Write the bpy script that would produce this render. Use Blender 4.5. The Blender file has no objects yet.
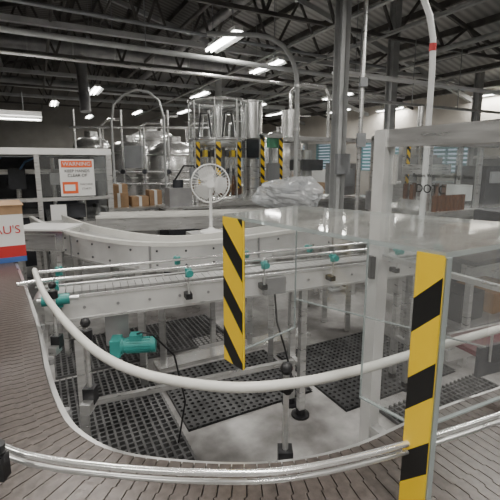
import bpy, math, random
from mathutils import Vector, Matrix, noise
random.seed(4)
A=math.radians(27.7)
RH=Matrix.Rotation(-A,4,'Z')      # survey frame (camera looks +Y) -> hall frame
COL=bpy.context.scene.collection
# ---------------------------------------------------------------- materials
MATS={}
def nodes(m):
    m.use_nodes=True; nt=m.node_tree; return nt,nt.nodes,nt.links
def mat(name,col,rough=.5,metal=0.,noise_s=0,noise_amt=.15,bump=0,rvar=0.,stretch=None,emis=None,es=0,spec=.5,detail=4):
    m=bpy.data.materials.new(name); nt,N,L=nodes(m); p=N['Principled BSDF']
    p.inputs['Base Color'].default_value=(*col,1); p.inputs['Roughness'].default_value=rough
    p.inputs['Metallic'].default_value=metal; p.inputs['Specular IOR Level'].default_value=spec
    if emis: p.inputs['Emission Color'].default_value=(*emis,1); p.inputs['Emission Strength'].default_value=es
    if noise_s:
        tc=N.new('ShaderNodeTexCoord'); mp=N.new('ShaderNodeMapping'); nz=N.new('ShaderNodeTexNoise')
        L.new(tc.outputs['Object'],mp.inputs[0]); L.new(mp.outputs[0],nz.inputs['Vector'])
        if stretch: mp.inputs['Scale'].default_value=stretch
        nz.inputs['Scale'].default_value=noise_s; nz.inputs['Detail'].default_value=detail
        cr=N.new('ShaderNodeValToRGB'); cr.color_ramp.elements[0].position=.3; cr.color_ramp.elements[1].position=.7
        lo=tuple(max(0,c*(1-noise_amt)) for c in col); hi=tuple(min(1,c*(1+noise_amt)) for c in col)
        cr.color_ramp.elements[0].color=(*lo,1); cr.color_ramp.elements[1].color=(*hi,1)
        L.new(nz.outputs[0],cr.inputs[0]); L.new(cr.outputs[0],p.inputs['Base Color'])
        if rvar:
            mr=N.new('ShaderNodeMapRange'); mr.inputs['To Min'].default_value=max(.03,rough-rvar); mr.inputs['To Max'].default_value=rough+rvar
            L.new(nz.outputs[0],mr.inputs[0]); L.new(mr.outputs[0],p.inputs['Roughness'])
        if bump:
            b=N.new('ShaderNodeBump'); b.inputs['Strength'].default_value=bump; b.inputs['Distance'].default_value=.01
            L.new(nz.outputs[0],b.inputs['Height']); L.new(b.outputs[0],p.inputs['Normal'])
    MATS[name]=m; return m
mat('steel',(.64,.64,.635),.3,.8,6,.15,0,.1,(1,1,8))
mat('steel_bright',(.82,.82,.81),.24,.8,5,.1,0,.08)
mat('skirt',(.74,.74,.73),.32,.5,5,.12,0,.08)
mat('steel_dull',(.34,.34,.345),.45,.6,5,.2,0,.1)
mat('belt',(.088,.073,.066),.33,.15,60,.3,.08,.1,spec=.5)
mat('belt_grey',(.36,.36,.355),.4,.1,30,.15)
mat('rail_white',(.66,.655,.62),.35,0,9,.06)
mat('plastic_black',(.011,.011,.013),.4)
mat('rubber',(.055,.055,.057),.5,0,8,.5)
mat('grating_steel',(.13,.13,.132),.45,.4,8,.4)
mat('teal',(.035,.26,.24),.4,0,12,.15)
mat('white_paint',(.78,.78,.77),.45,0,4,.08)
mat('grey_paint',(.24,.25,.26),.5,0,4,.12)
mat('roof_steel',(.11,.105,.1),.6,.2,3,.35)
mat('white_steel',(.40,.41,.41),.5,.1,3,.15)
mat('pale_steel',(.68,.69,.69),.5,.1,3,.1)
mat('dark_machine',(.04,.042,.05),.45,.2,6,.3)
mat('dark_void',(.03,.03,.032),.8)
mat('kraft',(.34,.215,.12),.8,0,14,.12)
mat('carton_white',(.74,.74,.73),.6)
mat('red',(.5,.03,.03),.5)
mat('orange_red',(.75,.12,.03),.5)
mat('carton_blue',(.05,.12,.35),.6)
mat('dark_red',(.10,.012,.018),.45,0,15,.2)
mat('green',(.05,.3,.15),.5)
mat('blue_paint',(.08,.16,.3),.45)
mat('wood',(.36,.22,.12),.7,0,6,.25,0,0,(1,8,1))
mat('ink',(.02,.02,.02),.6)
mat('yellow',(.85,.6,.02),.5)
mat('bottle_brown',(.1,.035,.01),.12)
mat('tube_glow',(1,1,1),.5,emis=(1,.99,.95),es=22)
mat('wall',(.28,.27,.25),.8,0,2,.12)
mat('wall_cream',(.55,.52,.47),.8,0,2,.1)
mat('window_teal',(.1,.22,.24),.4)
# floor
m=bpy.data.materials.new('concrete'); nt,N,L=nodes(m); p=N['Principled BSDF']
tc=N.new('ShaderNodeTexCoord'); n1=N.new('ShaderNodeTexNoise'); n1.inputs['Scale'].default_value=1.7; n1.inputs['Detail'].default_value=8
n2=N.new('ShaderNodeTexNoise'); n2.inputs['Scale'].default_value=14; n2.inputs['Detail'].default_value=6
L.new(tc.outputs['Object'],n1.inputs[0]); L.new(tc.outputs['Object'],n2.inputs[0])
c1=N.new('ShaderNodeValToRGB'); c1.color_ramp.elements[0].position=.38; c1.color_ramp.elements[1].position=.62
c1.color_ramp.elements[0].color=(.17,.16,.155,1); c1.color_ramp.elements[1].color=(.62,.61,.6,1)
mx=N.new('ShaderNodeMixRGB'); mx.blend_type='MULTIPLY'; mx.inputs[0].default_value=.6
L.new(n1.outputs[0],c1.inputs[0]); L.new(c1.outputs[0],mx.inputs[1]); L.new(n2.outputs[0],mx.inputs[2]); L.new(mx.outputs[0],p.inputs['Base Color'])
mr=N.new('ShaderNodeMapRange'); mr.inputs['To Min'].default_value=.15; mr.inputs['To Max'].default_value=.5
L.new(n1.outputs[0],mr.inputs[0]); L.new(mr.outputs[0],p.inputs['Roughness']); MATS['concrete']=m
def sheet(name,c0,c1_):
    m=bpy.data.materials.new(name); nt,N,L=nodes(m); p=N['Principled BSDF']; p.inputs['Roughness'].default_value=.6
    tc=N.new('ShaderNodeTexCoord'); wv=N.new('ShaderNodeTexWave'); wv.bands_direction='Y'; wv.inputs['Scale'].default_value=1.6
    L.new(tc.outputs['Object'],wv.inputs[0]); cr=N.new('ShaderNodeValToRGB')
    cr.color_ramp.elements[0].color=(*c0,1); cr.color_ramp.elements[1].color=(*c1_,1)
    L.new(wv.outputs[0],cr.inputs[0]); L.new(cr.outputs[0],p.inputs['Base Color'])
    b=N.new('ShaderNodeBump'); b.inputs['Strength'].default_value=.6; L.new(wv.outputs[0],b.inputs['Height']); L.new(b.outputs[0],p.inputs['Normal'])
    MATS[name]=m
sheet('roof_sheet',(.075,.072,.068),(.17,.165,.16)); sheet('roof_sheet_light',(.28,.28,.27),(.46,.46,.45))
# hazard tape via UV in metres
m=bpy.data.materials.new('hazard_tape'); nt,N,L=nodes(m); p=N['Principled BSDF']; p.inputs['Roughness'].default_value=.4
uv=N.new('ShaderNodeUVMap'); uv.uv_map='UVMap'; sx=N.new('ShaderNodeSeparateXYZ'); L.new(uv.outputs[0],sx.inputs[0])
ad=N.new('ShaderNodeMath'); ad.operation='ADD'; L.new(sx.outputs[0],ad.inputs[0]); L.new(sx.outputs[1],ad.inputs[1])
ml=N.new('ShaderNodeMath'); ml.operation='MULTIPLY'; ml.inputs[1].default_value=7.0; L.new(ad.outputs[0],ml.inputs[0])
fr=N.new('ShaderNodeMath'); fr.operation='FRACT'; L.new(ml.outputs[0],fr.inputs[0])
gt=N.new('ShaderNodeMath'); gt.operation='GREATER_THAN'; gt.inputs[1].default_value=.42; L.new(fr.outputs[0],gt.inputs[0])
mx=N.new('ShaderNodeMixRGB'); mx.inputs[1].default_value=(.012,.012,.012,1); mx.inputs[2].default_value=(.9,.6,.02,1)
L.new(gt.outputs[0],mx.inputs[0]); L.new(mx.outputs[0],p.inputs['Base Color']); MATS['hazard_tape']=m
def clear(name,tint,frosty,diff=(.8,.8,.8),rough=.06,base=.04,k=.6,bump=0):
    m=bpy.data.materials.new(name); nt,N,L=nodes(m); N.remove(N['Principled BSDF']); out=N['Material Output']
    tr=N.new('ShaderNodeBsdfTransparent'); tr.inputs[0].default_value=(*tint,1)
    gl=N.new('ShaderNodeBsdfGlossy'); gl.inputs['Roughness'].default_value=rough
    lw=N.new('ShaderNodeLayerWeight'); lw.inputs[0].default_value=.5
    pw=N.new('ShaderNodeMath'); pw.operation='POWER'; pw.inputs[1].default_value=3.5; L.new(lw.outputs['Facing'],pw.inputs[0])
    a=N.new('ShaderNodeMath'); a.operation='MULTIPLY_ADD'; a.inputs[1].default_value=k; a.inputs[2].default_value=base; a.use_clamp=True; L.new(pw.outputs[0],a.inputs[0])
    m1=N.new('ShaderNodeMixShader'); L.new(a.outputs[0],m1.inputs[0]); L.new(tr.outputs[0],m1.inputs[1]); L.new(gl.outputs[0],m1.inputs[2])
    df=N.new('ShaderNodeBsdfDiffuse'); df.inputs[0].default_value=(*diff,1)
    m2=N.new('ShaderNodeMixShader'); m2.inputs[0].default_value=frosty
    L.new(m1.outputs[0],m2.inputs[1]); L.new(df.outputs[0],m2.inputs[2]); L.new(m2.outputs[0],out.inputs[0]); MATS[name]=m
    if bump:
        tc=N.new('ShaderNodeTexCoord'); nz=N.new('ShaderNodeTexNoise'); nz.inputs['Scale'].default_value=9; L.new(tc.outputs['Object'],nz.inputs[0])
        b=N.new('ShaderNodeBump'); b.inputs['Strength'].default_value=bump; L.new(nz.outputs[0],b.inputs['Height']); L.new(b.outputs[0],gl.inputs['Normal'])
clear('acrylic',(.98,.985,.985),.03,base=.03,k=.45)
clear('acrylic_top',(.9,.905,.9),.10,(.55,.55,.53),.05,.05,.7)
clear('acrylic_edge',(.6,.68,.68),.5,(.5,.55,.55))
clear('glass',(.95,.965,.965),.04,base=.03,k=.4)
clear('wrap',(.9,.92,.93),.42,(.72,.74,.76),.12,.15,.8,bump=.8)
# ---------------------------------------------------------------- mesh builder
class B:
    def __init__(s): s.v=[];s.f=[];s.m=[];s.sm=[];s.uv=[];s.names=[];s.M=Matrix.Identity(4)
    def mi(s,n):
        if n not in s.names: s.names.append(n)
        return s.names.index(n)
    def at(s,x=0,y=0,z=0,rot=0): s.M=Matrix.Translation((x,y,z))@Matrix.Rotation(rot,4,'Z'); return s
    def add(s,vs,fs,mt,smooth=False,uvs=None):
        o=len(s.v); s.v+= [s.M@Vector(p) for p in vs]; k=s.mi(mt)
        for i,f in enumerate(fs):
            s.f.append([o+j for j in f]); s.m.append(k); s.sm.append(smooth)
            s.uv.append(uvs[i] if uvs else None)
    def box(s,c,d,mt,rot=None):
        x,y,z=[q/2 for q in d]; vs=[Vector((a*x,b*y,e*z)) for a in(-1,1) for b in(-1,1) for e in(-1,1)]
        if rot is not None: vs=[rot@v for v in vs]
        vs=[v+Vector(c) for v in vs]
        s.add(vs,[(0,1,3,2),(4,6,7,5),(0,4,5,1),(2,3,7,6),(0,2,6,4),(1,5,7,3)],mt)
    def bx(s,x0,x1,y0,y1,z0,z1,mt): s.box(((x0+x1)/2,(y0+y1)/2,(z0+z1)/2),(x1-x0,y1-y0,z1-z0),mt)
    def beam(s,p,q,w,h,mt):
        p=Vector(p);q=Vector(q);d=q-p; l=d.length
        r=d.to_track_quat('X','Z').to_matrix(); s.box((p+q)/2,(l,w,h),mt,r)
    def cyl(s,p,q,r,mt,r2=None,seg=14,smooth=True):
        p=Vector(p);q=Vector(q); R=(q-p).to_track_quat('Z','Y').to_matrix(); r2=r if r2 is None else r2
        vs=[];
        for i in range(seg):
            a=2*math.pi*i/seg; u=Vector((math.cos(a),math.sin(a),0))
            vs+= [p+R@(u*r), q+R@(u*r2)]
        s.add(vs,[(2*i,2*((i+1)%seg),2*((i+1)%seg)+1,2*i+1) for i in range(seg)],mt,smooth)
        s.add(vs,[tuple(2*i for i in range(seg-1,-1,-1)),tuple(2*i+1 for i in range(seg))],mt)
    def tube(s,pts,r,mt,seg=10):
        pts=[Vector(p) for p in pts]; n=len(pts); vs=[]; up=Vector((0,0,1)); prev=None
        for i,p in enumerate(pts):
            t=(pts[min(i+1,n-1)]-pts[max(i-1,0)]).normalized()
            if prev is None:
                a=t.cross(up if abs(t.z)<.9 else Vector((1,0,0))).normalized()
            else: a=(prev-t*prev.dot(t)).normalized()
            prev=a; b=t.cross(a)
            for k in range(seg):
                g=2*math.pi*k/seg; vs.append(p+a*(r*math.cos(g))+b*(r*math.sin(g)))
        fs=[(i*seg+k,i*seg+(k+1)%seg,(i+1)*seg+(k+1)%seg,(i+1)*seg+k) for i in range(n-1) for k in range(seg)]
        s.add(vs,fs,mt,True); s.add(vs,[tuple(range(seg-1,-1,-1)),tuple((n-1)*seg+k for k in range(seg))],mt)
    def sweep(s,path,prof,mt):
        n=len(path);k=len(prof);nr=normals(path);vs=[]
        for (x,y),(a,b) in zip(path,nr):
            for o,z in prof: vs.append((x+a*o,y+b*o,z))
        fs=[(i*k+j,i*k+(j+1)%k,(i+1)*k+(j+1)%k,(i+1)*k+j) for i in range(n-1) for j in range(k)]
        fs+=[tuple(range(k-1,-1,-1)),tuple((n-1)*k+j for j in range(k))]
        s.add(vs,fs,mt)
    def prism(s,poly,z0,z1,mt,mt2=None):
        n=len(poly); vs=[(x,y,z0) for x,y in poly]+[(x,y,z1) for x,y in poly]
        s.add(vs,[tuple(range(n-1,-1,-1)),tuple(range(n,2*n))],mt)
        s.add(vs,[(i,(i+1)%n,n+(i+1)%n,n+i) for i in range(n)],mt2 or mt)
    def lathe(s,c,prof,mt,seg=32):
        vs=[];k=len(prof)
        for i in range(seg):
            a=2*math.pi*i/seg
            for r,z in prof: vs.append((c[0]+r*math.cos(a),c[1]+r*math.sin(a),c[2]+z))
        s.add(vs,[(i*k+j,((i+1)%seg)*k+j,((i+1)%seg)*k+j+1,i*k+j+1) for i in range(seg) for j in range(k-1)],mt,True)
    def ball(s,c,r,mt,seg=12,sc=(1,1,1)):
        vs=[];h=seg//2
        for i in range(h+1):
            t=math.pi*i/h
            for j in range(seg):
                a=2*math.pi*j/seg; vs.append((c[0]+sc[0]*r*math.sin(t)*math.cos(a),c[1]+sc[1]*r*math.sin(t)*math.sin(a),c[2]+sc[2]*r*math.cos(t)))
        s.add(vs,[(i*seg+j,(i+1)*seg+j,(i+1)*seg+(j+1)%seg,i*seg+(j+1)%seg) for i in range(h) for j in range(seg)],mt,True)
    def panel(s,p,q,z0,z1,th,mt):
        p=Vector((*p,0));q=Vector((*q,0)); s.beam(p+Vector((0,0,(z0+z1)/2)),q+Vector((0,0,(z0+z1)/2)),th,z1-z0,mt)
    def tape(s,p,q,z0,z1,off,mt='hazard_tape',flip=1):
        p=Vector(p);q=Vector(q);d=(q-p);w=d.length;d.normalize();n=Vector((d.y,-d.x))
        for sg in(1,-1):
            a=p+n*off*sg;b=q+n*off*sg
            vs=[(a.x,a.y,z0),(b.x,b.y,z0),(b.x,b.y,z1),(a.x,a.y,z1)]
            s.add(vs,[(0,1,2,3)],mt,False,[[(0,z0*flip),(w,z0*flip),(w,z1*flip),(0,z1*flip)]])
    def done(s,name,hall=False,parent=None):
        T=Matrix.Identity(4) if hall else RH
        vs=[T@v for v in s.v]
        lo=Vector([min(v[i] for v in vs) for i in range(3)]);hi=Vector([max(v[i] for v in vs) for i in range(3)]);c=(lo+hi)/2
        me=bpy.data.meshes.new(name); me.from_pydata([v-c for v in vs],[],s.f)
        for n in s.names: me.materials.append(MATS[n])
        me.polygons.foreach_set('material_index',s.m); me.polygons.foreach_set('use_smooth',s.sm)
        ul=me.uv_layers.new(name='UVMap')
        for p,u in zip(me.polygons,s.uv):
            if u:
                for li,q in zip(p.loop_indices,u): ul.data[li].uv=q
        me.update()
        o=bpy.data.objects.new(name,me); COL.objects.link(o); o.location=c
        if parent: o.parent=parent; o.location=c-parent.location
        return o
def normals(path):
    r=[];n=len(path)
    for i in range(n):
        a=path[max(i-1,0)];b=path[min(i+1,n-1)];dx=b[0]-a[0];dy=b[1]-a[1];l=math.hypot(dx,dy); r.append((dy/l,-dx/l))
    return r
def spline(pts,step):
    out=[];P=[Vector(p) for p in pts];P=[2*P[0]-P[1]]+P+[2*P[-1]-P[-2]]
    for i in range(1,len(P)-2):
        for k in range(24):
            t=k/24;a,b,c,d=P[i-1:i+3]
            out.append(.5*((2*b)+(c-a)*t+(2*a-5*b+4*c-d)*t*t+(3*b-a-3*c+d)*t**3))
    out.append(P[-2]); res=[out[0]];acc=0
    for a,b in zip(out,out[1:]):
        l=(b-a).length
        while acc+l>=step:
            a=a+(b-a)*((step-acc)/l); res.append(a); l=(b-a).length; acc=0
        acc+=l
    return [tuple(p) for p in res]
def text(parent,name,body,size,pos,right,up,mt):
    cu=bpy.data.curves.new(name,'FONT'); cu.body=body; cu.size=size; cu.extrude=.0008; cu.align_x='CENTER'; cu.align_y='CENTER'
    cu.materials.append(MATS[mt]); o=bpy.data.objects.new(name,cu); COL.objects.link(o)
    r=(RH.to_3x3()@Vector(right)).normalized();u=(RH.to_3x3()@Vector(up)).normalized();n=r.cross(u)
    R=Matrix((r,u,n)).transposed(); o.rotation_euler=R.to_euler(); o.parent=parent; o.location=(RH@Vector(pos))-parent.location
# ---------------------------------------------------------------- room shell (hall frame)
def slab(name,x0,x1,y0,y1,z0,z1,mt):
    b=B(); b.bx(x0,x1,y0,y1,z0,z1,mt); return b.done(name,True)
slab('floor',-8,12,-5,22,-.12,0,'concrete')
slab('wall_back',-8,12,22,22.2,0,6.6,'wall')
slab('wall_left',-8.2,-8,-5,22,0,4.2,'wall')
slab('wall_front',-8,12,-5.2,-5,0,6.6,'wall')
b=B(); b.bx(12,12.2,-5,22,0,1.3,'wall'); b.bx(12,12.2,-5,22,2.5,4.2,'wall_cream')
for y in range(-5,22,3): b.bx(12,12.2,y,y+.9,1.3,2.5,'wall')
b.done('wall_right',True)
k=1
for y in range(-5,22,3):
    b=B(); y0=y+.9;y1=min(y+3,22)
    for z in (1.3,2.46): b.bx(12.02,12.12,y0,y1,z,z+.04,'window_teal')
    for yy in (y0,(y0+y1)/2-.02,y1-.04): b.bx(12.02,12.12,yy,yy+.04,1.3,2.5,'window_teal')
    for i in range(8): b.bx(12.04,12.1,y0,y1,1.40+i*.135,1.48+i*.135,'window_teal')
    b.done('window_%d'%k,True); k+=1
def rz(x): return 6.5-abs(x-2)*.27
b=B()
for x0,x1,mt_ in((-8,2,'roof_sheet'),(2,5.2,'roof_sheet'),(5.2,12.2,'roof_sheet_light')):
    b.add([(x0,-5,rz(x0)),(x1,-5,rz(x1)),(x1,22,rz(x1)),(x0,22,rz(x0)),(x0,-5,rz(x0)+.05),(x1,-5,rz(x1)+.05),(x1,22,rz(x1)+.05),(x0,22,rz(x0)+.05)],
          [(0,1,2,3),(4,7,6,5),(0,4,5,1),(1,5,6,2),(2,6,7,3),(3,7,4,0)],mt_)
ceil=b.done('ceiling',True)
b=B()
x=-7.5
while x<12:
    b.beam((x,-5,rz(x)-.12),(x,22,rz(x)-.12),.06,.14,'roof_steel'); x+=.95
b.done('roof_purlins',True)
def truss(y,heavy):
    b=B(); zb=4.0; w=.1 if heavy else .06
    for s in((-8,2),(2,12)):
        b.beam((s[0],y,rz(s[0])-.28),(s[1],y,rz(s[1])-.28),w,.12 if heavy else .08,'white_steel' if s[0]>0 and heavy else 'roof_steel')
    b.beam((-8,y,zb),(12,y,zb),w,w,'roof_steel' if not heavy else 'white_steel')
    n=14
    for i in range(n):
        xa=-8+20*i/n; xb=-8+20*(i+1)/n; xm=(xa+xb)/2
        b.beam((xa,y,zb),(xm,y,rz(xm)-.28),.04,.05,'roof_steel'); b.beam((xm,y,rz(xm)-.28),(xb,y,zb),.04,.05,'roof_steel')
    return b.done('roof_truss',True)
for i,y in enumerate((6,8.2,10.4,12.6,14.8,17,19.2)): truss(y,i%2==1)
b=B()
for x,z,r in((.4,4.05,.03),(4.6,3.9,.03),(6.2,4.1,.025),(8.5,4.0,.035),(2.8,4.3,.04),(-2,4.1,.04),(-4.5,4.2,.03),(1.4,4.5,.025),(3.6,4.6,.1),(-.8,4.8,.08),(5.4,3.75,.022),(7.3,3.85,.05),(9.6,3.8,.03)):
    b.cyl((x,-4.5,z),(x,21.5,z),r,'white_steel' if x>4 else 'roof_steel' if r<.08 else 'steel_dull',seg=10)
b.done('sprinkler_pipes',True)
b=B(); b.cyl((-7.5,11.5,4.45),(6.5,11.5,4.45),.2,'steel_dull',seg=20); b.cyl((-3,15.8,4.3),(10,15.8,4.1),.16,'white_steel',seg=16)
for x in range(-7,7): b.cyl((x,11.5,4.45),(x+.03,11.5,4.45),.215,'white_steel',seg=20)
for x in(-6,-2,2,6): b.cyl((x,11.5,4.6),(x,11.5,rz(x)-.05),.01,'grey_paint',seg=6); b.cyl((x,15.8,4.2),(x,15.8,rz(x)-.05),.01,'grey_paint',seg=6)
b.tube([(1.2,11.5,4.4),(1.2,11.5,3.9),(1.2,11.3,3.4),(1.2,11.2,2.9)],.13,'steel_dull',14)
b.done('ventilation_duct',True)
# ---------------------------------------------------------------- fluorescent lights
def lamp(X,Y,z=3.6,power=48,ang=A,L=1.22,name='fluorescent_light'):
    b=B().at(X,Y,z,ang)
    b.bx(-.07,.07,-L/2,L/2,0,.06,'white_paint'); b.add([(-.07,-L/2,0),(-.15,-L/2,-.05),(-.15,L/2,-.05),(-.07,L/2,0)],[(0,1,2,3),(3,2,1,0)],'white_paint')
    b.add([(.07,-L/2,0),(.15,-L/2,-.05),(.15,L/2,-.05),(.07,L/2,0)],[(0,1,2,3),(3,2,1,0)],'white_paint')
    for x in(-.045,.045): b.cyl((x,-L/2+.02,-.025),(x,L/2-.02,-.025),.018,'tube_glow',seg=8)
    p=RH@Vector((X,Y,z))
    zr=rz(p.x)-.02 if z>3 else z+.3
    for y in(-.4,.4): b.cyl((0,y,.06),(0,y,zr-z),.006,'grey_paint',seg=6)
    o=b.done(name)
    l=bpy.data.lights.new('tube_light','AREA'); l.shape='RECTANGLE'; l.size=.16; l.size_y=L; l.energy=power; l.color=(1,.96,.89)
    lo=bpy.data.objects.new('tube_light',l); COL.objects.link(lo); lo.parent=o
    lo.location=(RH@Vector((X,Y,z-.07)))-o.location; lo.rotation_euler=(0,0,ang-A)
for X,Y in((-.45,6.98),(.32,8.75),(-1.5,12.28),(-4.28,11.55),(2.6,12.5),(5.2,15.5),(1.0,17),(-4.5,16.5),(7,12),
           (2.4,3.2),(-1.3,2.6),(.1,.2),(2.6,.2),(-2.9,.4),(1.2,-2.4),(-1.5,-2.4),(5.4,4.4)): lamp(X,Y)  # this line: unseen fixtures above and behind the camera, added for lighting
for X,Y in((-6.6,14.0),(-2.6,16.2),(.2,14.6),(3.4,16.0),(-7.0,18.0)): lamp(X,Y,power=30)
# ---------------------------------------------------------------- curved slat conveyor (foreground)
inner_pts=[(-3.0,4.75),(-2.13,3.41),(-1.39,2.32),(-.90,1.58),(-.65,1.17),(-.50,.955),(-.40,.86),(-.29,.805),(-.15,.78),(0,.773),(.13,.79),(.257,.833),(.39,.905),(.54,.985),(.73,1.07),(1.0,1.19),(1.5,1.42)]
inner=spline(inner_pts,.0275); W=.265
b=B(); nr=normals(inner); g=.0013
for i in range(len(inner)-1):
    a=Vector(inner[i]);c=Vector(inner[i+1]);na=Vector(nr[i]);nc=Vector(nr[i+1]);t=(c-a).normalized()
    fr_=[0,.2,.21,.33,.34,.5,.66,.67,.79,.8,1]; dz=[0,0,.005,.005,0,0,0,.005,.005,0,0]
    f1=[];f2=[]
    for q,e in zip(fr_,dz):
        pa=a+na*W*q;pc=c+nc*W*q;tt=(pc-pa).normalized(); f1.append(pa+tt*(g+e)); f2.append(pc-tt*(g-e))
    b.prism([tuple(q) for q in f1+f2[::-1]],.986,1.0,'belt')
b.sweep(inner,[(.01,.955),(.01,.984),(W-.01,.984),(W-.01,.955)],'plastic_black')
for o0,o1 in((-.018,-.004),(W+.004,W+.018)):
    b.sweep(inner,[(o0,.84),(o0,.99),(o1,.99),(o1,.84)],'steel')
b.sweep(inner,[(-.004,.96),(-.004,.985),(.004,.985),(.004,.96)],'plastic_black')
for i in (30,len(inner)-28):
    p=Vector(inner[i]);n=Vector(nr[i])
    for o in(-.01,W+.01):
        q=p+n*o; b.box((q.x,q.y,.43),(.04,.04,.83),'steel'); b.cyl((q.x,q.y,0),(q.x,q.y,.03),.04,'plastic_black')
    q0=p-n*.01;q1=p+n*(W+.01); b.beam((q0.x,q0.y,.5),(q1.x,q1.y,.5),.03,.03,'steel')
for x,y in((0,.47),(-.45,.62)): b.box((x,y,.43),(.04,.04,.86),'steel')
for i in range(6,len(inner)-4,13):
    p=Vector(inner[i])-Vector(nr[i])*.03; b.cyl((p.x,p.y,.93),(p.x+.0,p.y,.95),.012,'steel_dull',seg=8)
b.done('slat_chain_conveyor')
wp=[(-.99,1.78),(-.894,1.626),(-.728,1.378),(-.503,1.09),(-.352,.934),(-.21,.85),(-.04,.81),(.11,.83),(.26,.885),(.41,.96),(.59,1.05),(.80,1.15),(1.3,1.38)]
b=B(); w=spline(wp,.03)
b.tube([(x,y,1.16) for x,y in w],.012,'rail_white')
def clamp(b,x,y,fx,fy,ztop=1.16):
    b.cyl((fx,fy,.9),(fx,fy,ztop+.005),.007,'steel'); b.cyl((fx,fy,ztop-.035),(fx,fy,ztop-.005),.018,'plastic_black')
    b.cyl((fx,fy,ztop-.02),(x,y,ztop-.02),.009,'plastic_black'); b.ball((fx,fy,ztop+.018),.016,'plastic_black',8)
    b.box((fx,fy,.945),(.035,.035,.05),'plastic_black'); b.box((fx,fy-.02,.92),(.03,.05,.03),'steel')
for x,y,n in((.085,.825,(.0,1)),(-.52,1.11,(.8,.55)),(.50,1.005,(-.4,.9)),(-.80,1.48,(.83,.55))):
    clamp(b,x,y,x+n[0]*.035,y+n[1]*.035)
b.done('guide_rail')
op=[(-2.0,2.6),(-1.1,1.25),(-.82,.93),(-.62,.725),(-.43,.62),(-.34,.59),(-.25,.575),(-.16,.565),(-.08,.56),(.02,.56),(.11,.575),(.22,.607),(.34,.65),(.48,.705),(.7,.80),(1.1,.99)]
b=B(); w=spline(op,.03)
b.tube([(x,y,1.164) for x,y in w],.0055,'steel_bright'); b.tube([(x,y,1.148) for x,y in w],.0045,'steel')
for x,y in((-.415,.605),(-.95,1.07),(.7,.785)):
    b.box((x,y-.02,1.155),(.024,.02,.045),'plastic_black'); b.cyl((x,y-.02,1.18),(x,y-.02,1.195),.012,'plastic_black')
    b.cyl((x,y-.02,1.155),(x-.01,y-.09,1.15),.008,'steel'); b.cyl((x-.01,y-.09,.9),(x-.01,y-.09,1.17),.008,'steel'); b.ball((x-.01,y-.09,1.15),.018,'plastic_black',8)
b.done('guide_rail')
# ---------------------------------------------------------------- beverage case on the belt
ca=math.atan2(.84,-.55)-math.pi/2
b=B().at(-1.49,2.6,1.001,ca)
b.bx(-.30,0,0,.40,0,.37,'carton_white'); b.bx(-.301,.001,-.001,.401,0,.11,'red'); b.bx(-.302,.002,-.002,.402,.0,.035,'carton_blue'); b.bx(-.301,.001,-.001,.401,.315,.371,'kraft')
b.bx(-.31,-.155,-.01,.41,.371,.376,'kraft'); b.bx(-.145,.01,-.01,.41,.371,.376,'kraft')
cs=b.done('beverage_case')
rt=(math.cos(ca),math.sin(ca),0)
P=Matrix.Translation((-1.49,2.6,1.0))@Matrix.Rotation(ca,4,'Z')@Vector((-.095,-.004,.215)); text(cs,'print','AU\'S',.075,P,rt,(0,0,1),'red')
# ---------------------------------------------------------------- acrylic machine guard
b=B()
Ap=(-.07,1.06);Bp=(.302,.60);E=(.15,1.27);F=(.58,.92);G=(.86,1.0);C=(.47,.69);C2=(.86,.86)
zt=1.51
b.prism([Ap,Bp,C,C2,G,F,(.29,1.16),E],zt-.006,zt+.003,'acrylic_top','acrylic_edge')
b.panel(Ap,E,1.10,zt-.006,.005,'acrylic')
b.panel(E,F,1.2,zt-.006,.005,'acrylic')
b.panel(Bp,C2,1.22,zt-.006,.005,'acrylic')
def along(p,q,d):
    p=Vector(p);q=Vector(q);return tuple(p+(q-p).normalized()*d)
q=along(Ap,Bp,.085); b.panel(Ap,q,1.10,zt-.006,.006,'yellow'); b.tape(Ap,q,1.10,zt-.002,.0042,flip=1)
q2=along(Bp,Ap,.045); b.panel(q2,Bp,.86,zt-.006,.006,'yellow'); b.tape(q2,Bp,.86,zt-.002,.0042,flip=-1)
q3=along(Bp,C,.012); b.panel(Bp,q3,.86,zt-.006,.006,'acrylic_edge')
q4=along(Bp,Ap,.14); b.panel(q4,q2,1.2,zt-.006,.005,'acrylic')
b.box((Bp[0],Bp[1]-.005,.88),(.03,.03,.06),'steel')
for e0,e1,z0 in((Ap,E,1.10),(E,F,1.2),(q4,q2,1.2),(Bp,C2,1.22)):
    b.panel(e0,e1,z0,z0+.003,.006,'acrylic_edge')
b.cyl((*E,1.10),(*E,zt),.003,'acrylic_edge',seg=6); b.cyl((*q4,1.2),(*q4,zt),.002,'acrylic_edge',seg=6)
for p in(along(E,Ap,.02),along(Ap,E,.12)): b.box((p[0],p[1],1.49),(.025,.025,.025),'acrylic_edge')
b.done('safety_guard')
# ---------------------------------------------------------------- straight conveyor with teal knobs
dA=math.atan2(.71,1.78)
b=B().at(-.99,1.88,0,dA); Ln=2.5; Wc=.13
b.bx(-.02,Ln,-.03,-.018,.87,1.0,'skirt'); b.bx(-.02,Ln,Wc+.005,Wc+.017,.87,1.0,'steel'); b.bx(0,Ln,-.018,Wc+.005,.88,.885,'steel_dull')
b.bx(-.02,Ln,-.038,-.03,.988,1.0,'steel_bright'); b.bx(-.02,Ln,-.038,-.03,.87,.882,'steel')
x=0
while x<Ln-.04: b.bx(x+.001,x+.036,.005,Wc-.01,.995,1.008,'belt_grey'); x+=.038
b.bx(0,Ln,0,Wc,.96,.994,'plastic_black')
b.cyl((-.03,-.02,.96),(-.03,Wc+.01,.96),.045,'steel')
b.tube([(-.12,-.06,1.09),(-.05,-.03,1.09),(Ln,-.03,1.09)],.0095,'steel_bright'); b.tube([(-.05,-.03,1.06),(Ln,-.03,1.06)],.006,'steel')
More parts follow.
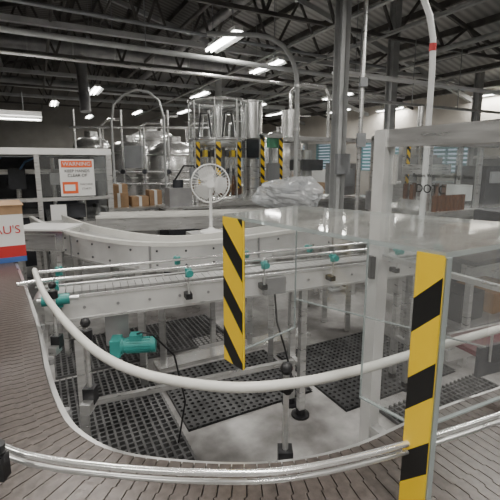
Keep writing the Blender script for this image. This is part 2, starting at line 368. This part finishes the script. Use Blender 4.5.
b.tube([(-.05,Wc+.015,1.09),(Ln,Wc+.015,1.09)],.008,'steel_bright')
for x in(.04,.68,1.12,1.58,2.08,2.42):
    for y,s in((-.03,-1),(Wc+.015,1)):
        b.cyl((x,y+s*.055,.93),(x,y+s*.055,1.11),.006,'steel'); b.cyl((x,y+s*.02,1.075),(x,y+s*.075,1.075),.01,'teal')
        b.cyl((x,y+s*.055,1.05),(x,y+s*.055,1.095),.018,'teal'); b.cyl((x,y+s*.07,1.075),(x,y+s*.095,1.075),.019,'teal',seg=10)
        b.box((x,y+s*.035,.94),(.035,.06,.03),'plastic_black')
b.cyl((-.02,-.1,1.01),(.10,-.1,1.01),.026,'teal'); b.cyl((-.04,-.1,1.01),(.14,-.1,1.01),.012,'steel'); b.box((.05,-.06,.99),(.04,.08,.04),'teal')
for x in range(1,16): b.cyl((x*.16,-.035,.935),(x*.16,-.04,.935),.008,'steel_dull',seg=8)
for x in(.12,1.42,2.3):
    for y in(-.01,Wc): b.box((x,y,.44),(.04,.04,.86),'steel'); b.cyl((x,y,0),(x,y,.05),.03,'plastic_black'); b.cyl((x,y,0),(x,y,.015),.06,'plastic_black')
    b.box((x,Wc/2,.35),(.03,Wc,.03),'steel')
b.bx(.15,1.42,.06,.09,.33,.36,'steel')
b.box((1.2,-.05,.93),(.14,.03,.1),'steel_dull'); b.tube([(1.2,-.06,.88),(1.22,-.05,.7),(1.3,.0,.5),(1.38,.0,.2)],.006,'plastic_black',6)
b.done('straight_conveyor')
# teal gear motor
b=B().at(-.60,1.93,.72,dA-.25)
b.cyl((-.05,0,0),(.09,0,0),.037,'teal',seg=20)
for i in range(16):
    a=2*math.pi*i/16; b.box((.025,math.cos(a)*.039,math.sin(a)*.039),(.12,.004,.01),'teal',Matrix.Rotation(a,3,'X'))
b.cyl((.09,0,0),(.112,0,0),.042,'teal',seg=20); b.cyl((-.05,0,0),(-.062,0,0),.043,'teal',seg=20)
b.box((-.085,0,.0),(.05,.085,.088),'teal'); b.box((.015,-.0,.048),(.06,.055,.028),'teal'); b.cyl((-.095,0,.0),(-.095,.12,.0),.025,'steel')
b.box((-.095,.09,.09),(.12,.012,.25),'steel_dull'); b.box((-.095,.14,.2),(.1,.1,.012),'plastic_black')
b.tube([(.02,0,.06),(.05,-.05,.09),(.1,-.02,.06),(.2,.06,-.1),(.25,.1,-.4),(.2,.15,-.7)],.005,'plastic_black')
b.done('gear_motor')
# ---------------------------------------------------------------- accumulation conveyor with white rails
bp=[(-2.25,4.05),(-1.96,3.68),(-1.56,3.24),(-1.10,2.88),(-.78,2.72),(-.48,2.70),(-.2,2.82),(0,2.97),(.71,3.51),(1.35,4.04)]
bw=spline(bp,.05)
b=B()
b.sweep(bw,[(0,.90),(0,1.08),(-.01,1.08),(-.01,.90)],'skirt')
b.sweep(bw,[(.006,.90),(.006,.915),(-.0,.915),(-.0,.90)],'steel')
b.sweep(bw,[(.006,1.075),(.006,1.105),(-.03,1.105),(-.03,1.075)],'rail_white')
b.sweep(bw,[(-.02,.95),(-.02,1.04),(-.30,1.04),(-.30,.95)],'belt_grey')
b.sweep(bw,[(-.30,1.0),(-.30,1.095),(-.325,1.095),(-.325,1.0)],'rail_white')
b.sweep(bw,[(-.325,.93),(-.325,1.03),(-.335,1.03),(-.335,.93)],'steel')
nb=normals(bw)
for i in range(3,len(bw)-2,4):
    p=bw[i];n=nb[i]
    for z in(1.045,.945): b.ball((p[0]+n[0]*.002,p[1]+n[1]*.002,z),.009,'dark_machine',6)
for i in range(8,len(bw)-2,17):
    p=bw[i];n=nb[i]; b.box((p[0]+n[0]*.004,p[1]+n[1]*.004,.99),(.012,.012,.18),'steel_dull',Matrix.Rotation(math.atan2(n[1],n[0]),3,'Z'))
for i in(10,40,62,82):
    if i<len(bw):
        p=bw[i];n=nb[i]
        for o in(-.02,-.31): b.box((p[0]+n[0]*o,p[1]+n[1]*o,.47),(.045,.045,.93),'steel')
b.at(-1.6,4.12,0,.2)
b.bx(0,2.6,0,.28,.95,1.045,'belt_grey'); b.bx(0,2.6,-.01,0,.93,1.075,'steel'); b.bx(0,2.6,-.02,.008,1.07,1.10,'rail_white'); b.bx(0,2.6,.28,.305,1.0,1.1,'rail_white')
for x in(.2,1.4,2.5): b.bx(x,x+.05,0,.05,0,.93,'steel'); b.bx(x,x+.05,.23,.28,0,.93,'steel')
b.done('accumulation_conveyor')
b=B().at(-1.72,3.2,0,A-.55)
b.bx(-.22,.2,0,.3,.93,1.1,'steel_bright'); b.bx(-.24,.22,-.02,.32,1.1,1.115,'white_paint'); b.bx(-.14,.14,-.006,0,.95,1.07,'steel')
b.bx(-.2,-.16,0,.04,0,.93,'steel'); b.bx(.14,.18,0,.04,0,.93,'steel'); b.bx(-.2,-.16,.26,.3,0,.93,'steel'); b.bx(.14,.18,.26,.3,0,.93,'steel')
b.done('transfer_plate_housing')
# ---------------------------------------------------------------- case packer, left
b=B().at(-1.62,4.75,0,A); W2=2.2;D=1.6
for x in(0,-W2):
    for y in(0,D): b.bx(x-.06,x,y,y+.06,0,1.8,'steel')
b.bx(-W2-.07,0,-.01,D+.07,1.73,1.80,'white_paint')
b.bx(-W2-.07,0,-.005,.05,1.22,1.26,'steel'); b.bx(-.8,-.75,0,.05,0,1.75,'steel')
b.bx(-.75,-.06,.01,.02,1.27,1.7,'glass'); b.bx(-.035,-.025,.07,D,.9,1.7,'glass')
b.bx(-.72,-.07,.0,.03,.12,.92,'steel_bright'); b.bx(-.7,-.1,.2,1.4,.2,.95,'dark_machine')
b.bx(-.72,0,.0,D,.92,.97,'steel_bright'); b.bx(-W2,-.8,.9,D,.3,.95,'dark_machine'); b.bx(-W2,-.8,.85,D,.95,.99,'steel')
b.cyl((-.3,.5,.97),(-.3,.5,1.6),.04,'steel_bright'); b.box((-.4,.5,1.45),(.5,.25,.14),'steel_dull'); b.box((-.45,.3,1.08),(.3,.25,.16),'dark_machine')
b.box((-.2,.9,1.25),(.25,.3,.3),'dark_machine'); b.cyl((-.6,.8,1.0),(-.6,.8,1.7),.025,'steel')
b.bx(-.68,-.52,-.05,-.01,1.0,1.18,'carton_white'); b.bx(-W2,0,.8,.86,1.5,1.56,'steel'); b.bx(-W2,0,D,D+.02,.3,1.72,'dark_machine')
for x in(-1.0,-1.35,-1.7,-2.05): b.box((x,.8,1.45),(.18,.3,.25),'dark_machine'); b.cyl((x,.8,1.15),(x,.8,1.35),.03,'steel_bright'); b.tube([(x,.7,1.5),(x+.1,.6,1.65),(x+.2,.7,1.7)],.012,'blue_paint',6)
b.done('case_packing_machine')
b=B().at(-1.62,4.75,0,A)
b.bx(-.56,-.20,-.022,-.012,1.27,1.68,'carton_white')
sg=b.done('warning_sign')
def onsign(x,z,y=-.024):
    return Matrix.Translation((-1.62,4.75,0))@Matrix.Rotation(A,4,'Z')@Vector((x,y,z))
b=B().at(-1.62,4.75,0,A)
b.bx(-.54,-.22,-.0255,-.022,1.59,1.665,'orange_red'); b.bx(-.54,-.38,-.025,-.022,1.30,1.43,'orange_red'); b.bx(-.52,-.41,-.027,-.022,1.33,1.40,'carton_white')
o=b.done('sign_print',parent=sg)
rr=(math.cos(A),math.sin(A),0)
for s,z,sz,mt_ in(('WARNING',1.627,.06,'carton_white'),('KEEP HANDS',1.55,.045,'ink'),('CLEAR OF',1.50,.045,'ink')): text(sg,'lettering',s,sz,onsign(-.38,z,-.028),rr,(0,0,1),mt_)
text(sg,'lettering','MACHINE',.03,onsign(-.29,1.40),rr,(0,0,1),'ink'); text(sg,'lettering','STARTS',.03,onsign(-.29,1.35),rr,(0,0,1),'ink')
lamp(-3.35,5.3,2.25,16,A+math.pi/2,1.22,'machine_light')
b=B().at(-3.4,7.2,0,A); b.bx(-1.2,.9,0,.8,0,1.75,'grey_paint'); b.bx(-1.1,-.2,-.01,0,.1,1.65,'steel_dull'); b.bx(-.1,.8,-.01,0,.1,1.65,'steel_dull'); b.bx(-1.2,.9,-.02,.8,1.75,1.8,'grey_paint'); b.done('control_cabinet')
# ---------------------------------------------------------------- tanks
def tank(X,Y,r,h,leg=.4):
    b=B(); prof=[(0,leg),(r*.5,leg+.05),(r,leg+.25),(r,h-.25),(r*.92,h-.15),(r*.6,h-.04),(.15,h),(0,h)]
    b.lathe((X,Y,0),prof,'steel_bright',36)
    for z in(leg+.3,(h+leg)/2,h-.3): b.lathe((X,Y,0),[(r,z-.02),(r+.012,z-.02),(r+.012,z+.02),(r,z+.02)],'steel',36)
    for a in range(4):
        q=a*math.pi/2+.6; b.cyl((X+r*.8*math.cos(q),Y+r*.8*math.sin(q),0),(X+r*.8*math.cos(q),Y+r*.8*math.sin(q),leg+.25),.045,'steel')
    b.cyl((X,Y,h-.02),(X,Y,h+.12),.16,'steel'); b.tube([(X+.3,Y,h-.1),(X+.3,Y,h+.3),(X+.45,Y,h+.42),(X+.8,Y,h+.42)],.03,'steel_bright')
    b.cyl((X,Y-r-.02,h*.55),(X,Y-r+.05,h*.55),.2,'steel')
    b.done('stainless_tank')
tank(-1.75,9.4,.60,2.1); tank(-2.95,9.9,.5,2.15); tank(-4.1,10.6,.45,2.3); tank(-.9,12.0,.7,2.4); tank(-3.0,12.6,.7,2.6); tank(.9,11.6,.6,2.5)
# process pipework manifold in front of the tanks
b=B().at(-2.3,8.5,0,.05)
for z in(1.2,1.45,2.35): b.cyl((-1.4,0,z),(1.5,0,z),.03,'steel_bright',seg=10)
for i,x in enumerate((-1.3,-.8,-.35,.1,.6,1.1,1.45)):
    b.cyl((x,0,0 if i%2==0 else 1.2),(x,0,2.35 if i%2 else 2.7),.025,'steel',seg=8); b.cyl((x,-.08,1.45),(x,.03,1.45),.05,'dark_machine',seg=8)
b.box((-.1,-.1,1.75),(.35,.15,.45),'grey_paint'); b.done('pipework_manifold')
# ---------------------------------------------------------------- rotary filler
b=B().at(-.30,6.6,0,A)
b.bx(-.75,.65,-.5,.8,0.1,1.0,'steel'); b.bx(-.78,.68,-.53,.83,1.0,1.06,'steel_bright')
for x in(-.7,.55):
    for y in(-.45,.7): b.cyl((x,y,0),(x,y,.1),.04,'steel')
cx,cy=-.2,.1
b.lathe((cx,cy,0),[(0,1.06),(.42,1.06),(.42,1.12),(.38,1.14),(.1,1.14)],'steel_bright')
for i in range(20):
    a=2*math.pi*i/20; x=cx+.36*math.cos(a);y=cy+.36*math.sin(a)
    b.cyl((x,y,1.55),(x,y,1.9),.022,'steel_bright',seg=8); b.cyl((x,y,1.45),(x,y,1.55),.014,'dark_machine',seg=6); b.box((x,y,1.78),(.05,.05,.1),'yellow' if i%2==0 else 'dark_machine')
    b.cyl((x,y,1.14),(x,y,1.33),.03,'bottle_brown',seg=8); b.cyl((x,y,1.33),(x,y,1.44),.03,'bottle_brown',r2=.012,seg=8)
b.lathe((cx,cy,0),[(0,1.88),(.4,1.88),(.4,1.98),(.34,2.02),(0,2.02)],'steel')
b.cyl((cx,cy,1.1),(cx,cy,1.9),.12,'steel_dull')
# tall clear guard drum
b.lathe((cx,cy,0),[(.45,1.12),(.45,2.58)],'glass',40)
b.lathe((cx,cy,0),[(.44,2.56),(.465,2.56),(.465,2.60),(.44,2.60)],'steel_bright',40); b.lathe((cx,cy,0),[(.44,1.98),(.465,1.98),(.465,2.02),(.44,2.02)],'steel_bright',40)
for i in range(8):
    a=i*math.pi/4+.3; b.cyl((cx+.455*math.cos(a),cy+.455*math.sin(a),1.1),(cx+.455*math.cos(a),cy+.455*math.sin(a),2.6),.013,'steel',seg=6)
for i in range(6):
    a=i*math.pi/3; b.tube([(cx+.1*math.cos(a),cy+.1*math.sin(a),2.02),(cx+.15*math.cos(a),cy+.15*math.sin(a),2.4),(cx+.28*math.cos(a),cy+.28*math.sin(a),2.4),(cx+.33*math.cos(a),cy+.33*math.sin(a),2.0)],.014,'plastic_black' if i%2 else 'steel_bright',6)
b.cyl((cx,cy,2.02),(cx,cy,2.5),.08,'steel_bright')
b.cyl((.42,.1,2.04),(.42,.1,2.60),.18,'steel_bright',seg=24); b.cyl((.42,.1,2.60),(.42,.1,2.64),.19,'steel')
b.cyl((.42,.1,1.06),(.42,.1,1.7),.13,'steel'); b.box((.42,.1,1.87),(.3,.3,.3),'dark_machine')
for x in(.26,.6):
    for y in(-.5,.72): b.bx(x,x+.05,y,y+.05,1.06,2.06,'steel')
b.bx(.26,.66,-.5,-.46,2.02,2.08,'steel'); b.bx(.26,.66,.7,.76,2.02,2.08,'steel'); b.bx(.28,.62,-.49,-.485,1.1,2.02,'glass')
# chevron warning strips
for a in(-1.95,-1.2,-2.65):
    px_,py_=cx+.475*math.cos(a),cy+.475*math.sin(a); tx,ty=-math.sin(a)*.035,math.cos(a)*.035
    b.tape((px_-tx,py_-ty),(px_+tx,py_+ty),1.25,1.95,.003)
for x in(.26,.59): b.tape((x,-.51),(x+.065,-.51),1.15,2.02,.004)
b.tape((.32,-.512),(.59,-.512),1.3,1.36,.004)
b.box((.52,-.42,1.95),(.16,.1,.16),'green'); b.box((.45,-.56,1.5),(.2,.08,.26),'grey_paint')
b.done('rotary_filling_machine')
b=B().at(1.0,6.8,0,A)
b.bx(-.45,1.2,-.3,.6,0,1.0,'steel'); b.bx(-.47,1.22,-.32,.62,1.0,1.05,'steel_bright')
for x in(-.45,.3,1.14):
    for y in(-.3,.54): b.bx(x,x+.05,y,y+.05,1.05,2.0,'steel')
b.bx(-.45,1.2,-.3,.6,1.98,2.04,'steel'); b.bx(-.4,.3,-.29,-.28,1.08,1.98,'glass')
b.cyl((0,.1,1.05),(0,.1,1.85),.1,'steel_bright'); b.box((0,.1,1.6),(.4,.4,.18),'dark_machine'); b.box((.75,.1,1.35),(.4,.35,.55),'steel_dull'); b.cyl((.75,.1,1.6),(.75,.1,2.3),.04,'steel')
b.tape((.32,-.305),(.38,-.305),1.1,1.95,.003); b.box((.5,-.36,1.4),(.2,.12,.28),'grey_paint'); b.box((-.25,.1,1.2),(.18,.3,.2),'blue_paint')
b.cyl((-.2,.3,1.98),(-.2,.3,2.5),.15,'steel_bright',seg=20); b.tube([(-.2,.3,2.5),(-.2,.3,2.8),(0,.3,2.95),(.5,.3,2.95),(.6,.3,2.8),(.6,.3,2.0)],.03,'steel_bright')
b.done('capping_machine')
# ---------------------------------------------------------------- fan
b=B().at(-.34,3.45,0,.1); fz=1.47
b.lathe((0,0,0),[(0,1.045),(.1,1.045),(.1,1.06),(.03,1.075),(.015,1.09),(0,1.09)],'white_paint',24)
b.cyl((0,0,1.05),(0,0,1.43),.013,'white_paint'); b.cyl((0,.02,fz),(0,.12,fz),.05,'white_paint'); b.box((0,.03,1.42),(.045,.05,.07),'white_paint')
def ring(r,y,t): b.tube([(r*math.cos(k*math.pi/16),y,fz+r*math.sin(k*math.pi/16)) for k in range(33)],t,'white_paint',6)
ring(.162,-.02,.0065); ring(.162,.01,.005); ring(.11,-.045,.0022); ring(.11,.035,.002); ring(.06,-.055,.002)
for i in range(36):
    a=2*math.pi*i/36; c,s=math.cos(a),math.sin(a)
    b.tube([(.03*c,-.058,fz+.03*s),(.11*c,-.046,fz+.11*s),(.162*c,-.02,fz+.162*s)],.0014,'white_paint',4)
    b.tube([(.03*c,.045,fz+.03*s),(.11*c,.036,fz+.11*s),(.162*c,.0,fz+.162*s)],.0014,'white_paint',4)
b.cyl((0,-.065,fz),(0,-.045,fz),.035,'white_paint',seg=20)
for i in range(3):
    R=Matrix.Rotation(i*2*math.pi/3,3,'Y'); q=[(.02,-.015,-.02),(.055,-.02,-.08),(.12,-.015,-.085),(.146,0,-.03),(.14,.01,.04),(.07,.012,.06),(.02,.01,.02)]
    vs=[R@Vector(p)+Vector((0,-.005,fz)) for p in q]; b.add(vs,[tuple(range(7)),tuple(range(6,-1,-1))],'carton_white')
b.done('desk_fan')
b=B().at(-.34,3.45,0,A); b.bx(-.18,.18,-.15,.15,1.01,1.044,'steel'); b.bx(-.02,.02,-.02,.02,0,1.01,'steel'); b.bx(-.15,.15,-.15,.15,0,.02,'steel'); b.done('pedestal_stand')
# ---------------------------------------------------------------- plastic wrapped equipment
me_b=B(); vs=[];seg=56;hh=28
for i in range(hh+1):
    t=math.pi*i/hh
    for j in range(seg):
        a=2*math.pi*j/seg
        sx=abs(math.cos(a))**.6*(1 if math.cos(a)>0 else -1)*math.sin(t)**.6; sy=abs(math.sin(a))**.6*(1 if math.sin(a)>0 else -1)*math.sin(t)**.6
        v=Vector((.36*sx,.24*sy,.18*math.cos(t)))
        k=1+.26*noise.noise(v*6+Vector((3,1,2)))+.16*abs(noise.noise(v*15))-.1*abs(noise.noise(v*26))
        vs.append((.43+v.x*k,4.55+v.y*k,1.29+v.z*k*(1.1 if v.x>0 else .85)))
me_b.add(vs,[(i*seg+j,(i+1)*seg+j,(i+1)*seg+(j+1)%seg,i*seg+(j+1)%seg) for i in range(hh) for j in range(seg)],'wrap')
me_b.box((.43,4.55,1.20),(.45,.2,.18),'steel_dull'); me_b.cyl((.3,4.55,1.2),(.3,4.55,1.38),.07,'steel'); me_b.box((.55,4.55,1.32),(.15,.15,.12),'dark_machine')
me_b.done('plastic_wrapped_equipment')
# ---------------------------------------------------------------- columns and pipes
p=RH@Vector((1.10,5.1,0))
b=B(); x,y=p.x,p.y; zt2=rz(x)-.2
b.bx(x-.065,x+.065,y-.07,y-.058,0,zt2,'white_steel'); b.bx(x-.065,x+.065,y+.058,y+.07,0,zt2,'white_steel'); b.bx(x-.006,x+.006,y-.07,y+.07,0,zt2,'white_steel'); b.bx(x-.13,x+.13,y-.13,y+.13,0,.02,'white_steel')
b.bx(x-.1,x+.1,y-.12,y-.07,1.5,1.75,'grey_paint')
b.done('steel_column',True)
for X,Y in((2.9,8.6),(-1.0,13.2),(6,11)):
    p=RH@Vector((X,Y,0)); x,y=p.x,p.y; b=B(); z2=rz(x)-.2
    b.bx(x-.08,x+.08,y-.085,y-.07,0,z2,'white_steel'); b.bx(x-.08,x+.08,y+.07,y+.085,0,z2,'white_steel'); b.bx(x-.007,x+.007,y-.07,y+.07,0,z2,'white_steel'); b.done('steel_column',True)
b=B(); b.cyl((1.30,4.85,0),(1.30,4.85,5.0),.026,'steel'); b.box((1.30,4.8,1.9),(.1,.06,.16),'grey_paint'); b.box((1.30,4.8,2.55),(.08,.05,.1),'grey_paint'); b.done('vertical_pipe')
b=B(); b.tube([(-.6,6,3.42),(.1,6,3.40),(.3,6,3.36),(.48,6,3.25),(.6,6,3.08),(.665,6,2.88),(.68,6,2.6),(.68,6,.02)],.034,'white_steel',12)
for z in(2.7,2.1): b.cyl((.68,6,z),(.68,6,z+.04),.045,'steel')
b.done('arched_conduit')
b=B(); b.tube([(1.0,3.0,3.4),(1.08,3,3.1),(1.17,3,2.82),(1.25,3,2.65),(1.285,3,2.5),(1.295,3,2.3),(1.30,3,1.3),(1.3,3,.02)],.021,'pale_steel',12)
b.cyl((1.285,3,2.42),(1.287,3,2.47),.024,'red'); b.done('vertical_pipe')
b=B(); b.tube([(-2.35,7,.05),(-2.35,7,2.3),(-2.3,7,2.6),(-2.1,7,2.77),(-1.9,7,2.84),(-1.7,7,2.80),(-1.53,7,2.66),(-1.46,7,2.4),(-1.46,7,.05)],.02,'white_steel',10); b.done('arched_conduit')
b=B(); b.cyl((-4.2,5.0,3.35),(2.4,8.45,3.25),.04,'white_steel',seg=14); b.cyl((-4.2,5.2,3.1),(3.4,9.2,3.05),.025,'steel',seg=10); b.cyl((-4.2,5.6,3.9),(3.4,9.6,3.7),.03,'grey_paint',seg=10)
for t in(.1,.4,.7,.95):
    x=-4.2+6.6*t;y=5+3.45*t; b.cyl((x,y,3.3),(x,y,5.0),.008,'grey_paint',seg=6)
b.done('overhead_pipes')
b=B(); b.beam((1.4,6.9,3.1),(6.0,9.3,3.1),.18,.04,'pale_steel'); b.beam((1.4,7.2,2.75),(6.0,9.6,2.75),.05,.05,'steel')
for t in(.1,.35,.6,.9):
    x=1.4+4.6*t;y=6.9+2.4*t; b.cyl((x,y,2.7),(x,y,3.85),.008,'grey_paint',seg=6)
b.done('cable_tray')
# ---------------------------------------------------------------- right glazed machine frame
def FL(t,z=0,o=0): return (.56+.465*t+.885*o,1.7-.885*t+.465*o,z)
b=B()
b.beam(FL(-.03,1.745),FL(1.3,1.745),.04,.07,'steel'); b.box(FL(0,.89),(.06,.06,1.78),'skirt',Matrix.Rotation(A,3,'Z'))
b.box(FL(1.3,.89),(.055,.055,1.78),'steel',Matrix.Rotation(A,3,'Z')); b.beam(FL(0,.42),FL(1.3,.42),.045,.06,'steel'); b.beam(FL(0.03,1.25),FL(1.27,1.25),.02,.02,'steel')
b.beam(FL(.03,1.48),FL(1.27,1.48),.006,.44,'glass')
b.box(FL(0.06,1.62),(.02,.02,.12),'steel_bright'); b.box(FL(0,1.2,-.03),(.03,.03,.1),'plastic_black')
b.beam(FL(0,1.745,0),FL(0,1.745,1.3),.04,.05,'steel'); b.box(FL(0,.89,1.3),(.055,.055,1.78),'steel',Matrix.Rotation(A,3,'Z'))
gf=b.done('glazed_machine_enclosure')
rt=(.465,-.885,0)
text(gf,'lettering','DOTC',.045,FL(.24,1.55,-.006),rt,(0,0,1),'ink'); text(gf,'lettering','Bottles Within Guarding Area',.02,FL(.28,1.60,-.006),rt,(0,0,1),'ink')
b=B().at(.98,1.52,0,.38)
b.bx(-.15,2,-.05,.07,.92,.94,'dark_red'); b.bx(-.15,2,-.065,-.05,.84,.96,'dark_machine'); b.bx(-.15,2,.07,.085,.84,.96,'steel'); b.tube([(-.15,-.065,1.03),(2,-.065,1.03)],.006,'steel_bright')
for x in(-.1,.5,1.6): b.cyl((x,-.07,.9),(x,-.07,1.04),.005,'steel')
for x in(.3,1.6): b.bx(x,x+.04,-.05,-.01,0,.86,'steel'); b.bx(x,x+.04,.04,.08,0,.86,'steel')
b.done('infeed_conveyor')
b=B().at(2.0,3.5,0,A)
b.bx(-.5,1.3,-.35,.4,.86,.9,'dark_machine')
for x in(-.46,.4,1.22):
    for y in(-.3,.32): b.bx(x,x+.045,y,y+.045,0,.86,'steel')
b.bx(-.5,1.3,-.3,.35,.3,.33,'steel_dull'); b.box((-.1,0,1.0),(.35,.3,.2),'kraft'); b.box((.5,.05,1.05),(.4,.35,.3),'dark_machine'); b.box((1.0,0,.98),(.3,.3,.16),'blue_paint'); b.box((.3,0,.42),(.5,.4,.18),'kraft'); b.box((-.25,0,.45),(.3,.4,.24),'dark_machine')
b.done('work_table')
# stainless labeller with star wheel and rollers
b=B().at(2.5,5.2,0,A)
b.bx(-.8,1.0,-.4,.5,0,1.05,'steel'); b.bx(-.7,.0,-.41,-.4,.1,.95,'dark_machine'); b.bx(-.82,1.02,-.42,.52,1.05,1.1,'steel_bright')
b.cyl((-.35,0,1.1),(-.35,0,1.2),.3,'steel_bright',seg=24); b.cyl((-.35,0,1.5),(-.35,0,1.62),.28,'steel',seg=24); b.cyl((-.35,0,1.2),(-.35,0,1.5),.08,'steel')
for i in range(10):
    a=i*math.pi/5; b.cyl((-.35+.23*math.cos(a),.23*math.sin(a),1.2),(-.35+.23*math.cos(a),.23*math.sin(a),1.38),.028,'bottle_brown',seg=8)
b.cyl((.3,0,1.15),(.3,0,1.35),.17,'carton_white',seg=20); b.cyl((.3,0,1.1),(.3,0,1.75),.03,'steel_bright'); b.box((.7,0,1.35),(.35,.45,.5),'dark_machine'); b.box((.7,-.24,1.45),(.2,.03,.15),'grey_paint')
for x in(-.8,.1,.95):
    for y in(-.4,.45): b.bx(x,x+.05,y,y+.05,1.1,1.95,'steel')
b.bx(-.8,1.0,-.4,.5,1.93,1.98,'steel'); b.bx(-.75,.1,-.385,-.38,1.12,1.92,'glass')
for i in range(8): b.cyl((-.75+.07*i,-.46,1.1),(-.75+.07*i,-.46,1.28),.028,'bottle_brown',seg=8)
b.bx(-.8,1.0,-.52,-.42,1.02,1.1,'steel')
b.done('labelling_machine')
b=B().at(4.6,6.2,0,A); b.bx(-1.0,1.2,-.4,.6,0,1.7,'grey_paint'); b.bx(-.9,0,-.42,-.4,.1,1.6,'steel_dull'); b.bx(.1,1.1,-.42,-.4,.1,1.6,'blue_paint'); b.bx(-1,1.2,-.4,.6,1.7,1.74,'steel'); b.box((.3,0,1.9),(.6,.5,.32),'kraft')
for x in(-.1,1.0): b.box((x,-.44,.9),(.03,.03,.15),'plastic_black')
b.done('electrical_cabinet')
b=B().at(2.9,7.1,0,A); b.bx(-.6,.8,-.3,.4,0,1.3,'steel'); b.bx(-.5,.1,-.31,-.3,.1,1.2,'dark_machine'); b.bx(-.6,.8,-.32,-.3,1.3,2.0,'glass'); b.box((.1,.05,1.55),(.5,.4,.45),'steel_dull'); b.cyl((.1,.05,1.7),(.1,.05,2.6),.05,'steel_bright')
for x in(-.6,.74):
    for y in(-.3,.34): b.bx(x,x+.06,y,y+.06,1.3,2.05,'steel')
b.bx(-.6,.8,-.32,.4,2.0,2.05,'steel'); b.box((0,-.36,1.6),(.3,.1,.25),'grey_paint'); b.tape((-.6,-.325),(-.53,-.325),1.3,2.0,.003); b.done('bottle_inspection_cabinet')
b=B().at(1.45,4.75,0,A)
b.box((.1,0,1.2),(.24,.18,.22),'steel_dull'); b.cyl((.1,0,1.3),(.1,0,1.42),.05,'dark_machine'); b.bx(.05,.15,-.05,.05,0,1.1,'steel'); b.box((.1,-.12,1.2),(.12,.06,.1),'dark_machine'); b.done('inspection_sensor')
b=B().at(-1.75,5.75,0,A)
b.bx(-.35,.55,-.25,.3,.98,1.02,'steel')
for x in(-.33,.48):
    for y in(-.22,.25): b.bx(x,x+.04,y,y+.04,0,.98,'steel')
b.done('packing_bench')
for i,(x,y,z,w,h) in enumerate(((-.15,0,1.021,.26,.2),(.15,.02,1.021,.24,.14),(.38,.05,1.021,.18,.22),(-.12,.02,1.222,.2,.12))):
    b=B().at(-1.75,5.75,0,A); b.bx(x-w/2,x+w/2,y-.12,y+.12,z,z+h,'kraft'); b.bx(x-.02,x+.02,y-.121,y+.121,z+.001,z+h+.001,'carton_white'); b.done('cardboard_box')
b=B().at(-.9,5.3,0,A)
b.bx(-.25,.3,-.2,.25,0,1.05,'dark_machine'); b.bx(-.28,.33,-.23,.28,1.05,1.08,'steel'); b.box((-.05,0,1.2),(.3,.22,.24),'steel_dull'); b.cyl((-.05,0,1.3),(-.05,0,1.42),.07,'dark_machine'); b.cyl((.2,0,1.08),(.2,0,1.45),.03,'steel'); b.box((.2,-.05,1.5),(.18,.08,.14),'grey_paint'); b.tube([(-.1,0,1.4),(0,-.1,1.6),(.15,-.05,1.6),(.2,0,1.55)],.012,'plastic_black')
b.done('transfer_pump_station')
for X,Y,n in((2.3,11.2,4),(-.2,9.6,3)):
    b=B().at(X,Y,0,A)
    for i in range(7): b.bx(-.6+i*.18,-.5+i*.18,-.5,.5,.11,.13,'wood')
    for y in(-.5,-.04,.42): b.bx(-.6,.6,y,y+.08,0,.11,'wood')
    for j in range(n):
        for i in range(3): b.bx(-.58+i*.39,-.2+i*.39,-.45,.45,.132+j*.33,.455+j*.33,'kraft' if (i+j)%3 else 'carton_white')
    b.done('loaded_pallet')
# ---------------------------------------------------------------- floor gratings and mats (hall frame)
def gridmat(name,x0,x1,y0,y1,p=.045):
    b=B(); x=x0
    while x<=x1+1e-6: b.bx(x-.007,x+.007,y0,y1,.001,.022,'grating_steel'); x+=p
    y=y0
    while y<=y1+1e-6: b.bx(x0,x1,y-.005,y+.005,.001,.021,'grating_steel'); y+=p
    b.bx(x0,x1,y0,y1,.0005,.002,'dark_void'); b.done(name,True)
def holemat(name,x0,x1,y0,y1,p=.06):
    b=B(); nx=int((x1-x0)/p);ny=int((y1-y0)/p); r=p*.3
    for i in range(nx):
        for j in range(ny):
            cx=x0+(i+.5)*p;cy=y0+(j+.5)*p; vs=[]
            for k in range(8):
                a=k*math.pi/4; vs.append((cx+r*math.cos(a),cy+r*math.sin(a),.018))
            for k in range(8):
                a=k*math.pi/4; q=max(abs(math.cos(a)),abs(math.sin(a))); vs.append((cx+p/2*math.cos(a)/q,cy+p/2*math.sin(a)/q,.018))
            for k in range(8): vs.append((vs[k][0],vs[k][1],.003))
            b.add(vs,[(k,k+8,(k+1)%8+8,(k+1)%8) for k in range(8)],'rubber'); b.add(vs,[(k,(k+1)%8,(k+1)%8+16,k+16) for k in range(8)],'rubber')
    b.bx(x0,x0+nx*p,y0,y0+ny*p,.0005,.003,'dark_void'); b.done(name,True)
gridmat('floor_grating',-.25,.66,1.6,3.15); gridmat('floor_grating',1.9,2.9,.9,1.75)
holemat('anti_fatigue_mat',.70,1.66,2.15,2.9,.045); holemat('anti_fatigue_mat',1.70,2.84,1.85,2.75,.045); gridmat('floor_grating',0.0,1.5,3.2,3.9)
b=B(); b.bx(.72,2.2,2.93,3.1,.0,.03,'steel_bright'); b.done('floor_drain_cover',True)
# ---------------------------------------------------------------- world & camera
w=bpy.data.worlds.new('World'); bpy.context.scene.world=w; w.use_nodes=True
w.node_tree.nodes['Background'].inputs[0].default_value=(.75,.85,1,1); w.node_tree.nodes['Background'].inputs[1].default_value=.6
cd=bpy.data.cameras.new('camera'); cd.lens=28.8; cd.sensor_width=36; cd.shift_y=-.035; cd.clip_start=.05
co=bpy.data.objects.new('camera',cd); COL.objects.link(co); co.location=(0,0,1.65); co.rotation_euler=(math.radians(80),0,-A)
bpy.context.scene.camera=co
